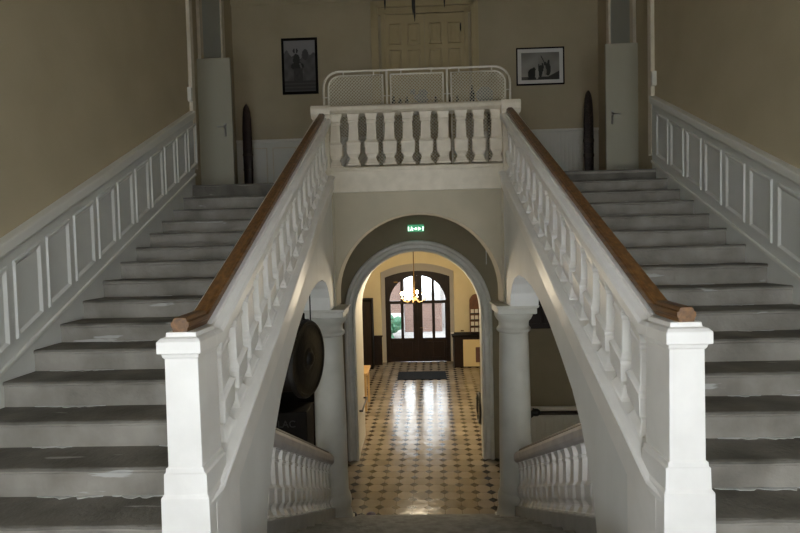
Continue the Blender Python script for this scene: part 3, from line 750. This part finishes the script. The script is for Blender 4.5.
# ------------------------------------------------------------------ under the landing
e = thing('exit_sign', 'green and white emergency exit sign above the hall doorway', 'exit sign', (-.04, 9.16, 4.1))
MB().box(-.185, .105, 9.13, 9.2, 4.11, 4.235).build('light_box', 'signgreen', e, bevel=.004)
m = MB(); y = 9.126
def pl(poly): m.prism(poly, 'y', y, y + .006)
pl([(-.178, 4.125), (-.158, 4.125), (-.158, 4.20), (-.178, 4.20)])                       # doorway bar left
pl([(.078, 4.125), (.096, 4.125), (.096, 4.20), (.078, 4.20)])                           # doorway bar right
m.ball((-.115, y + .004, 4.190), .011, 8, sc=(1, .3, 1))                                 # running man
pl([(-.125, 4.15), (-.105, 4.15), (-.100, 4.18), (-.125, 4.18)]); pl([(-.145, 4.128), (-.135, 4.125), (-.112, 4.155), (-.122, 4.16)]); pl([(-.108, 4.155), (-.092, 4.145), (-.088, 4.125), (-.098, 4.125), (-.118, 4.15)]); pl([(-.102, 4.176), (-.082, 4.165), (-.086, 4.158), (-.106, 4.168)])
pl([(-.075, 4.155), (-.02, 4.155), (-.02, 4.172), (-.075, 4.172)]); pl([(-.045, 4.14), (-.03, 4.14), (-.03, 4.188), (-.045, 4.188)])
pl([(.0, 4.13), (.0, 4.197), (.060, 4.163)])                                             # arrow
m.build('pictogram', 'signwhite', e)
o = MB().box(1.22, 1.31, 9.12, 9.2, 3.76, 3.86).tube([(1.2, 9.19, 3.5), (1.2, 9.19, 4.5)], .008).build('junction_box', 'casing', bevel=.004); tag(o, 'small grey box on the dark wall right of the doorway arch', 'junction box')

# dark disc (gong) hung in the left arch
def gong():
    C0 = Vector((-1.36, 5.98, 2.56)); a = math.radians(13)
    nrm = Vector((math.cos(a), -math.sin(a), 0)); tan = Vector((math.sin(a), math.cos(a), 0)); up = Vector((0, 0, 1))
    t = thing('gong', 'big dark round gong hanging beside the left column', 'gong', tuple(C0))
    def ringsecs(prof, N=48):
        return [[tuple(C0 + nrm * d + (tan * math.cos(2 * PI * i / N) + up * math.sin(2 * PI * i / N)) * r) for i in range(N)] for r, d in prof]
    MB().sweep(ringsecs([(.01, .035), (.12, .03), (.13, .022), (.20, .028), (.22, .018), (.30, .026), (.32, .016), (.40, .022), (.41, .032), (.44, .030), (.455, .01), (.455, -.03), (.43, -.035), (.01, -.02)])).build('disc', 'disc', t, smooth=True)
    MB().sweep(ringsecs([(.085, .028), (.08, .05), (.06, .068), (.03, .078), (.004, .08)], 24)).build('boss', 'disc', t, smooth=True)
    for sg in (-1, 1):
        p = C0 + tan * (.12 * sg) + up * .44
        MB().tube([tuple(p), (p.x, p.y, 3.50)], .008, 6).build('cord', 'black', t)
gong()
# dark piano-like cabinet below and behind
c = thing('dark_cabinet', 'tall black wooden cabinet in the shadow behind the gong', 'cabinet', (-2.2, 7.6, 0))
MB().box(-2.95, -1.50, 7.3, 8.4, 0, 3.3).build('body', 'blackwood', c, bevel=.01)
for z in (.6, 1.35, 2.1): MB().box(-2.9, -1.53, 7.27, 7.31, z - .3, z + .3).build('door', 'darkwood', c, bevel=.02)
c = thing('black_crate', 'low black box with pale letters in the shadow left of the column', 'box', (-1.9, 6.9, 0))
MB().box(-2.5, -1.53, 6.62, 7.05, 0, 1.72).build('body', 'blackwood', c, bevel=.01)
cu = bpy.data.curves.new('lettering', 'FONT'); cu.body = 'LAC'; cu.size = .13; cu.extrude = .002; cu.align_x = 'CENTER'
tmp = bpy.data.objects.new('lettering_curve', cu); COL.objects.link(tmp)
bpy.context.view_layer.update()
me_ = bpy.data.meshes.new_from_object(tmp.evaluated_get(bpy.context.evaluated_depsgraph_get()))
bpy.data.objects.remove(tmp)
ob = bpy.data.objects.new('lettering', me_); COL.objects.link(ob); ob.parent = c
me_.materials.clear(); me_.materials.append(mat('faint_grey_lettering', (.016, .015, .013), .7))
ob.location = Vector((-1.80, 6.612, 1.52)) - Vector(c['_w']); ob.rotation_euler = (PI / 2, 0, 0)

# right side room: rail, wainscot and dark upper boarding on the inner wall
t = thing('wainscot', 'white beadboard wainscot with a brown rail, behind the right column', 'wainscot', (2.3, 9.18, 0))
MB().box(1.47, 3.4, 9.17, 9.2, 0, .80).build('backboard', 'oldwhite', t)
m = MB(); x = 1.47
while x < 3.38: m.box(x + .005, x + .075, 9.155, 9.172, .02, .76); x += .08
m.build('beadboard', 'oldwhite', t, bevel=.004)
MB().box(1.47, 3.4, 9.12, 9.2, .79, .84).build('brown_rail', 'railwood', t, bevel=.004)
MB().box(1.47, 3.4, 9.14, 9.2, .86, .93).build('chair_rail', 'oldwhite', t, bevel=.006)
o = MB().box(1.47, 3.4, 9.0, 9.2, 2.36, 4.5); 
for i in range(6): o.box(1.52 + i * .31, 1.78 + i * .31, 8.975, 9.0, 2.45, 3.4)
tag(o.build('boarded_bulkhead', 'darkwood', bevel=.01), 'dark brown boarded bulkhead high in the side room right of the column', 'bulkhead')
o = MB().ball((1.98, 8.95, .90), .085, 12, sc=(1, .8, .8)).tube([(1.98, 8.95, .90), (1.88, 9.0, .80), (1.84, 9.05, .66)], .03).tube([(1.98, 8.95, .90), (1.98, 9.17, .90)], .02)
tag(o.build('rail_fitting', 'black', smooth=True), 'black rounded fitting on the rail just right of the right column', 'fitting')
o = MB().ball((-.78, 7.2, .03), .06, 10, sc=(1.2, 1.2, .6)); tag(o.build('violet_cap', mat('dark_violet_plastic', (.05, .03, .07), .5), smooth=True), 'small dark violet object on the tiles at the foot of the centre steps', 'floor cap')
for x_, lb_ in ((-1.14, 'nearer the column'), (-1.02, 'nearer the tiles')):
    tag(MB().ball((x_, 7.16, .045), .045, 10, sc=(1.1, 1.2, 1)).build('rubber_stop', 'black', smooth=True), 'small black rubber lump at the left column foot, the one ' + lb_, 'door stop', 'black stops at the left column foot')

# ------------------------------------------------------------------ entrance hall
HC = 4.1
struct(MB().box(-2.6, -2.3, 10.5, 17.0, 0, HC).build('wall_hall_left', 'hallwall'))
struct(MB().box(2.3, 2.6, 10.5, 17.0, 0, HC).build('wall_hall_right', 'hallwall'))
struct(MB().box(-2.6, 2.6, 10.1, 17.4, HC, HC + .2).build('ceiling_hall', 'hallwall'))
struct(MB().prism([(16.98, 3.55), (16.92, 3.58), (16.88, 3.68), (16.80, 3.72), (16.80, 3.78), (16.98, 3.80)], 'x', -2.3, 2.3).build('trim_10', 'hallwall'))
# far wall with segmental niche
def seg_arch(hw, spring, crown, n=20, cx=-.02):
    s_ = crown - spring; R = (hw * hw + s_ * s_) / (2 * s_); cz = crown - R; a = math.asin(hw / R)
    return [(cx + R * math.sin(-a + 2 * a * i / n), cz + R * math.cos(-a + 2 * a * i / n)) for i in range(n + 1)]
P = [(-2.6, 0), (-1.22, 0)] + seg_arch(1.20, 3.02, 3.30) + [(1.18, 0), (2.6, 0), (2.6, HC), (-2.6, HC)]
struct(MB().prism(P, 'y', 16.72, 17.05).build('wall_hall_end', 'hallwall'))
P = [(-2.6, 0), (-1.03, 0)] + seg_arch(1.01, 2.79, 3.0) + [(.99, 0), (2.6, 0), (2.6, HC), (-2.6, HC)]
struct(MB().prism(P, 'y', 17.05, 17.3).build('wall_hall_outer', 'plasterout'))
for s in (-1, 1): # pilaster strips
    struct(MB().box(-.02 + s * 1.62, -.02 + s * 1.66, 16.70, 16.73, .95, 3.55).build('trim_%d' % (12 + s), 'hallwall'))

# entrance door
d = thing('entrance_door', 'dark wooden arched double door with glazed upper lights at the hall end', 'door', (-.02, 17.1, 0))
R = .93; cz = 2.0; cx = -.02
fr = MB()
# frame board with one big semicircular opening above and rectangular one to .92
P = [(-1.09, 0), (-1.09, 2.83)] + seg_arch(1.07, 2.84, 3.04) + [(1.05, 2.83), (1.05, 0), (cx + R, 0), (cx + R, cz)]
P += [(cx + R * math.cos(PI * i / 24), cz + R * .95 * math.sin(PI * i / 24)) for i in range(1, 25)] + [(cx - R, 0)]
fr.prism(P, 'y', 17.02, 17.12)
fr.build('frame', 'darkwood', d, bevel=.004)
for s in (-1, 1):
    lf = MB()
    xa, xb = sorted((cx + s * .0, cx + s * R))
    lf.box(xa, xb, 17.04, 17.11, 0.01, .80)
    lf.box(cx, cx + s * .155, 17.03, 17.12, .78, cz + .06)
    lf.box(cx + s * .47, cx + s * .565, 17.035, 17.115, .78, cz + .8)
    lf.box(cx + s * .90, cx + s * R, 17.04, 17.11, .78, cz)
    lf.box(xa, xb, 17.03, 17.12, cz - .05, cz + .05)
    lf.box(cx, cx + s * .155, 17.035, 17.115, cz, cz + .88)
    l = lf.build('leaf', 'darkwood', d, bevel=.005)
    for a, b_ in ((.20, .50), (.53, .86)):
        x0, x1 = sorted((cx + s * a, cx + s * b_))
        MB().box(x0, x1, 17.025, 17.045, .16, .68).build('door_panel', 'darkwood', l, bevel=.01)
    gpoly = [(cx + s * .155, .80), (cx + s * R, .80), (cx + s * R, cz)] + [(cx + s * R * math.cos(PI / 2 * i / 12), cz + .88 * math.sin(PI / 2 * i / 12)) for i in range(1, 12)] + [(cx + s * .155, cz + .87)]
    MB().prism(gpoly, 'y', 17.072, 17.078).build('glass_pane', 'glass', l)
MB().box(-.80, -.66, 16.995, 17.02, 2.66, 2.70).build('door_closer', 'brass', d)
MB().tube([(.06, 17.02, 1.15), (.06, 16.97, 1.15), (.16, 16.97, 1.15)], .012).build('handle', 'brass', d)

tag(MB().box(-.66, .775, 14.72, 15.66, .001, .018).build('doormat', 'mat', bevel=.004), 'dark blue-black rectangular mat on the tiles before the entrance door', 'doormat')

# dado boards at the hall end, left and right
o = MB().box(-2.3, -1.21, 16.66, 16.72, 0, .92).box(-2.3, -1.19, 16.62, 16.73, .92, .97); tag(o.build('dado_board', 'darkwood', bevel=.006), 'dark wooden dado boarding left of the entrance door', 'dado board')
c = thing('tall_cupboard', 'tall dark brown cupboard standing left of the entrance door', 'cupboard', (-1.62, 16.3, 0))
MB().box(-2.02, -1.46, 16.1, 16.6, 0, 2.22).build('body', 'blackwood', c, bevel=.006)
MB().box(-1.97, -1.51, 16.08, 16.1, .1, 2.14).build('door', 'darkwood', c, bevel=.01)
# counter right
c = thing('reception_counter', 'dark wooden counter with a cream front panel right of the entrance door', 'counter', (1.7, 16.4, 0))
MB().box(1.10, 2.28, 16.15, 16.66, 0, .97).build('body', 'darkwood', c, bevel=.006)
MB().box(1.04, 2.29, 16.06, 16.68, .97, 1.03).build('counter_top', 'blackwood', c, bevel=.008)
MB().box(1.38, 1.95, 16.12, 16.15, .03, .88).build('front_panel', 'beige', c, bevel=.006)
MB().box(1.02, 1.12, 16.40, 16.5, 1.03, 1.06).build('corner_bracket', 'paper', c)
# brochure rack
c = thing('brochure_rack', 'arched wooden leaflet rack standing on the counter', 'leaflet rack', (1.85, 16.4, 1.031))
P = [(1.63, 1.031), (2.06, 1.031), (2.06, 2.05)] + [(1.845 + .215 * math.cos(PI * i / 14), 2.05 + .24 * math.sin(PI * i / 14)) for i in range(1, 14)] + [(1.63, 2.05)]
MB().prism(P, 'y', 16.40, 16.44).build('backboard', mat('reddish_wood', (.16, .065, .03), .4, (.10, .04, .02), 6), c, bevel=.005)
for r_ in range(4):
    sh = MB().box(1.64, 2.05, 16.30, 16.41, 1.06 + r_ * .2, 1.09 + r_ * .2).build('shelf', 'darkwood', c)
    for q in range(3):
        MB().box(1.66 + q * .13, 1.76 + q * .13, 16.34, 16.352, 1.09 + r_ * .2, 1.21 + r_ * .2).build('leaflet', 'paper', sh)
tag(MB().box(1.36, 1.46, 16.70, 16.72, 1.05, 1.09).build('name_plate', 'brass'), 'small brass plate on the yellow wall left of the leaflet rack', 'plate')
# bench / side table on the left
c = thing('oak_table', 'small light oak table against the left side of the hall', 'table', (-1.4, 12.3, 0))
MB().box(-1.75, -1.24, 11.9, 12.75, .86, .91).build('table_top', 'oak', c, bevel=.006)
for x in (-1.70, -1.30):
    for y in (11.96, 12.68): MB().box(x - .025, x + .025, y - .025, y + .025, 0, .86).build('leg', 'oak', c, bevel=.003)
# small panel on a pole, right
c = thing('notice_stand', 'dark red-brown panel on a thin black pole at the right side of the hall', 'notice stand', (1.50, 12.8, 0))
MB().box(1.39, 1.62, 12.79, 12.82, .92, 1.30).build('panel', 'red', c, bevel=.008)
MB().tube([(1.505, 12.82, .02), (1.505, 12.82, 1.28)], .018).build('pole', 'black', c)
MB().lathe(1.505, 12.82, [(0, .14), (.02, .14), (.035, .05), (.05, .02)], 20).build('base', 'black', c)
# bar handles on the doorway jambs
tag(MB().tube([(-1.17, 9.42, .82), (-1.11, 9.42, .82), (-1.10, 10.2, .84), (-1.17, 10.2, .84)], .018, 8).build('grab_bar', 'black', smooth=True), 'black grab bar on the left jamb of the hall doorway', 'grab bar')
o = MB().tube([(1.06, 9.55 + .22 * math.cos(2 * PI * i / 24), .80 + .27 * math.sin(2 * PI * i / 24)) for i in range(25)], .022, 8).box(1.06, 1.13, 9.52, 9.58, .50, .58).box(1.06, 1.13, 9.52, 9.58, 1.02, 1.10)
tag(o.build('loop_handle', 'black', smooth=True), 'black oval loop handle on the right jamb of the hall doorway', 'handle')

# hall chandelier, lit
CC = (-.105, 11.5, 2.71)
c = thing('hall_chandelier', 'lit brass chandelier hanging on a long rod in the entrance hall', 'chandelier', CC)
MB().tube([(CC[0], CC[1], CC[2] + .1), (CC[0], CC[1], HC)], .010, 8).build('rod', 'brass', c)
MB().lathe(CC[0], CC[1], [(CC[2] - .16, .004), (CC[2] - .12, .03), (CC[2] - .07, .055), (CC[2] - .02, .03), (CC[2] + .05, .022), (CC[2] + .1, .04), (CC[2] + .2, .015), (CC[2] + .34, .03), (CC[2] + .4, .01)], 16).build('stem', 'brass', c, smooth=True)
for i in range(6):
    a = PI * i / 3 + .3; R_ = .285
    ex, ey = CC[0] + R_ * math.cos(a), CC[1] + R_ * math.sin(a)
    ar = MB().tube([(CC[0], CC[1], CC[2]), (CC[0] + .5 * R_ * math.cos(a), CC[1] + .5 * R_ * math.sin(a), CC[2] - .10), (CC[0] + .85 * R_ * math.cos(a), CC[1] + .85 * R_ * math.sin(a), CC[2] - .08), (ex, ey, CC[2] - .02)], .009, 6).build('arm', 'brass', c, smooth=True)
    MB().lathe(ex, ey, [(CC[2] - .02, .03), (CC[2] - .01, .032), (CC[2], .012), (CC[2] + .06, .012)], 10).build('candle_sleeve', 'shade', ar)
    MB().ball((ex, ey, CC[2] + .095), .033, 10, sc=(1, 1, 1.3)).build('bulb', 'bulb', ar, smooth=True)

# ------------------------------------------------------------------ outside the entrance
struct(MB().box(-14, 14, 17.3, 45, -.3, -.15).build('ground', 'paving'))
b = thing('brick_building', 'red brick building seen through the left panes of the entrance door', 'building', (-4, 25, -.15))
MB().box(-9, -.75, 24, 30, -.15, 3.6).build('wall', 'brickwall', b)
MB().box(-9.1, -.65, 23.95, 24.02, -.15, .75).build('plinth', 'plasterout', b)
tag(MB().box(-.62, 1.12, 24, 24.4, -.15, 1.15).box(-.66, 1.16, 23.97, 24.43, 1.15, 1.22).build('garden_wall', 'brickwall', bevel=.01), 'low dull brown brick wall seen through the middle panes of the entrance door', 'wall')
b = thing('rendered_building', 'pale rendered building seen through the right panes of the entrance door', 'building', (4, 27, -.15))
MB().box(1.3, 8, 25, 30, -.15, 3.9).build('wall', 'plasterout', b)
MB().prism([(1.1, 3.9), (8.2, 3.9), (4.6, 5.6)], 'y', 24.8, 30.2).build('roof', 'brick', b)
o = MB()
for i in range(26): o.ball((-1.15 + random.uniform(-.35, .3), 22.5 + random.uniform(-.3, .3), .35 + random.uniform(-.45, .45)), random.uniform(.12, .22), 8)
tag(o.build('shrub', 'green', smooth=True), 'green shrub outside the left pane of the entrance door', 'shrub')

# ------------------------------------------------------------------ light
w = bpy.data.worlds.new('daylight'); SC.world = w; w.use_nodes = True
bg = w.node_tree.nodes['Background']; bg.inputs[0].default_value = (.885, .94, 1.0, 1); bg.inputs[1].default_value = 10.5
wn_ = w.node_tree; tcw = wn_.nodes.new('ShaderNodeTexCoord'); sx = wn_.nodes.new('ShaderNodeSeparateXYZ'); wn_.links.new(tcw.outputs['Generated'], sx.inputs[0])
mr = wn_.nodes.new('ShaderNodeMapRange'); wn_.links.new(sx.outputs[1], mr.inputs[0])      # the sky is brighter on the south side, behind the camera
for k_, v_ in ((1, -.6), (2, .6), (3, 8.2), (4, 6.5)): mr.inputs[k_].default_value = v_
wn_.links.new(mr.outputs[0], bg.inputs[1])
def area(name, loc, rot, sx, sy, e=0, col=(1, 1, 1), portal=False):
    l = bpy.data.lights.new(name, 'AREA'); l.shape = 'RECTANGLE'; l.size = sx; l.size_y = sy; l.energy = e; l.color = col
    if portal: l.cycles.is_portal = True
    o = bpy.data.objects.new(name, l); COL.objects.link(o); o.location = loc; o.rotation_euler = rot; return o
for i, (x0, x1) in enumerate(win):
    area('window_portal', ((x0 + x1) / 2, -1.12, (WZ0 + WZ1) / 2), (PI / 2, 0, PI), x1 - x0, WZ1 - WZ0, 1, portal=True)
area('door_portal', (-.02, 17.25, 1.9), (PI / 2, 0, 0), 2.0, 2.1, 1, portal=True)
def point(name, loc, e, col, r=.06):
    l = bpy.data.lights.new(name, 'POINT'); l.energy = e; l.color = col; l.shadow_soft_size = r
    o = bpy.data.objects.new(name, l); COL.objects.link(o); o.location = loc; return o
point('hall_chandelier_light', (CC[0], CC[1], CC[2] + .16), 175, (1.0, .85, .62), .30)

# ------------------------------------------------------------------ camera
cd = bpy.data.cameras.new('camera'); cam = bpy.data.objects.new('camera', cd); COL.objects.link(cam)
cd.sensor_width = 36; cd.lens = 514.5 / 800 * 36; cd.clip_start = .05; cd.clip_end = 200
R_ = Vector((0.99926491, 0.02912774, -0.02492427)); U_ = Vector((0.02378056, 0.03897319, 0.99895724)); F_ = Vector((-0.03006874, 0.99881563, -0.03825187))
mw = Matrix(((R_.x, U_.x, -F_.x, -.061), (R_.y, U_.y, -F_.y, 0), (R_.z, U_.z, -F_.z, 3.85), (0, 0, 0, 1)))
cam.matrix_world = mw
SC.camera = cam
for o in list(bpy.data.objects):
    if '_w' in o: del o['_w']
vs_ = SC.view_settings
vs_.view_transform = 'Standard'; vs_.look = 'None'; vs_.gamma = 1; vs_.exposure = 0.1; vs_.use_curve_mapping = False
SC.cycles.max_bounces = 10; SC.cycles.diffuse_bounces = 7; SC.cycles.sample_clamp_indirect = 8
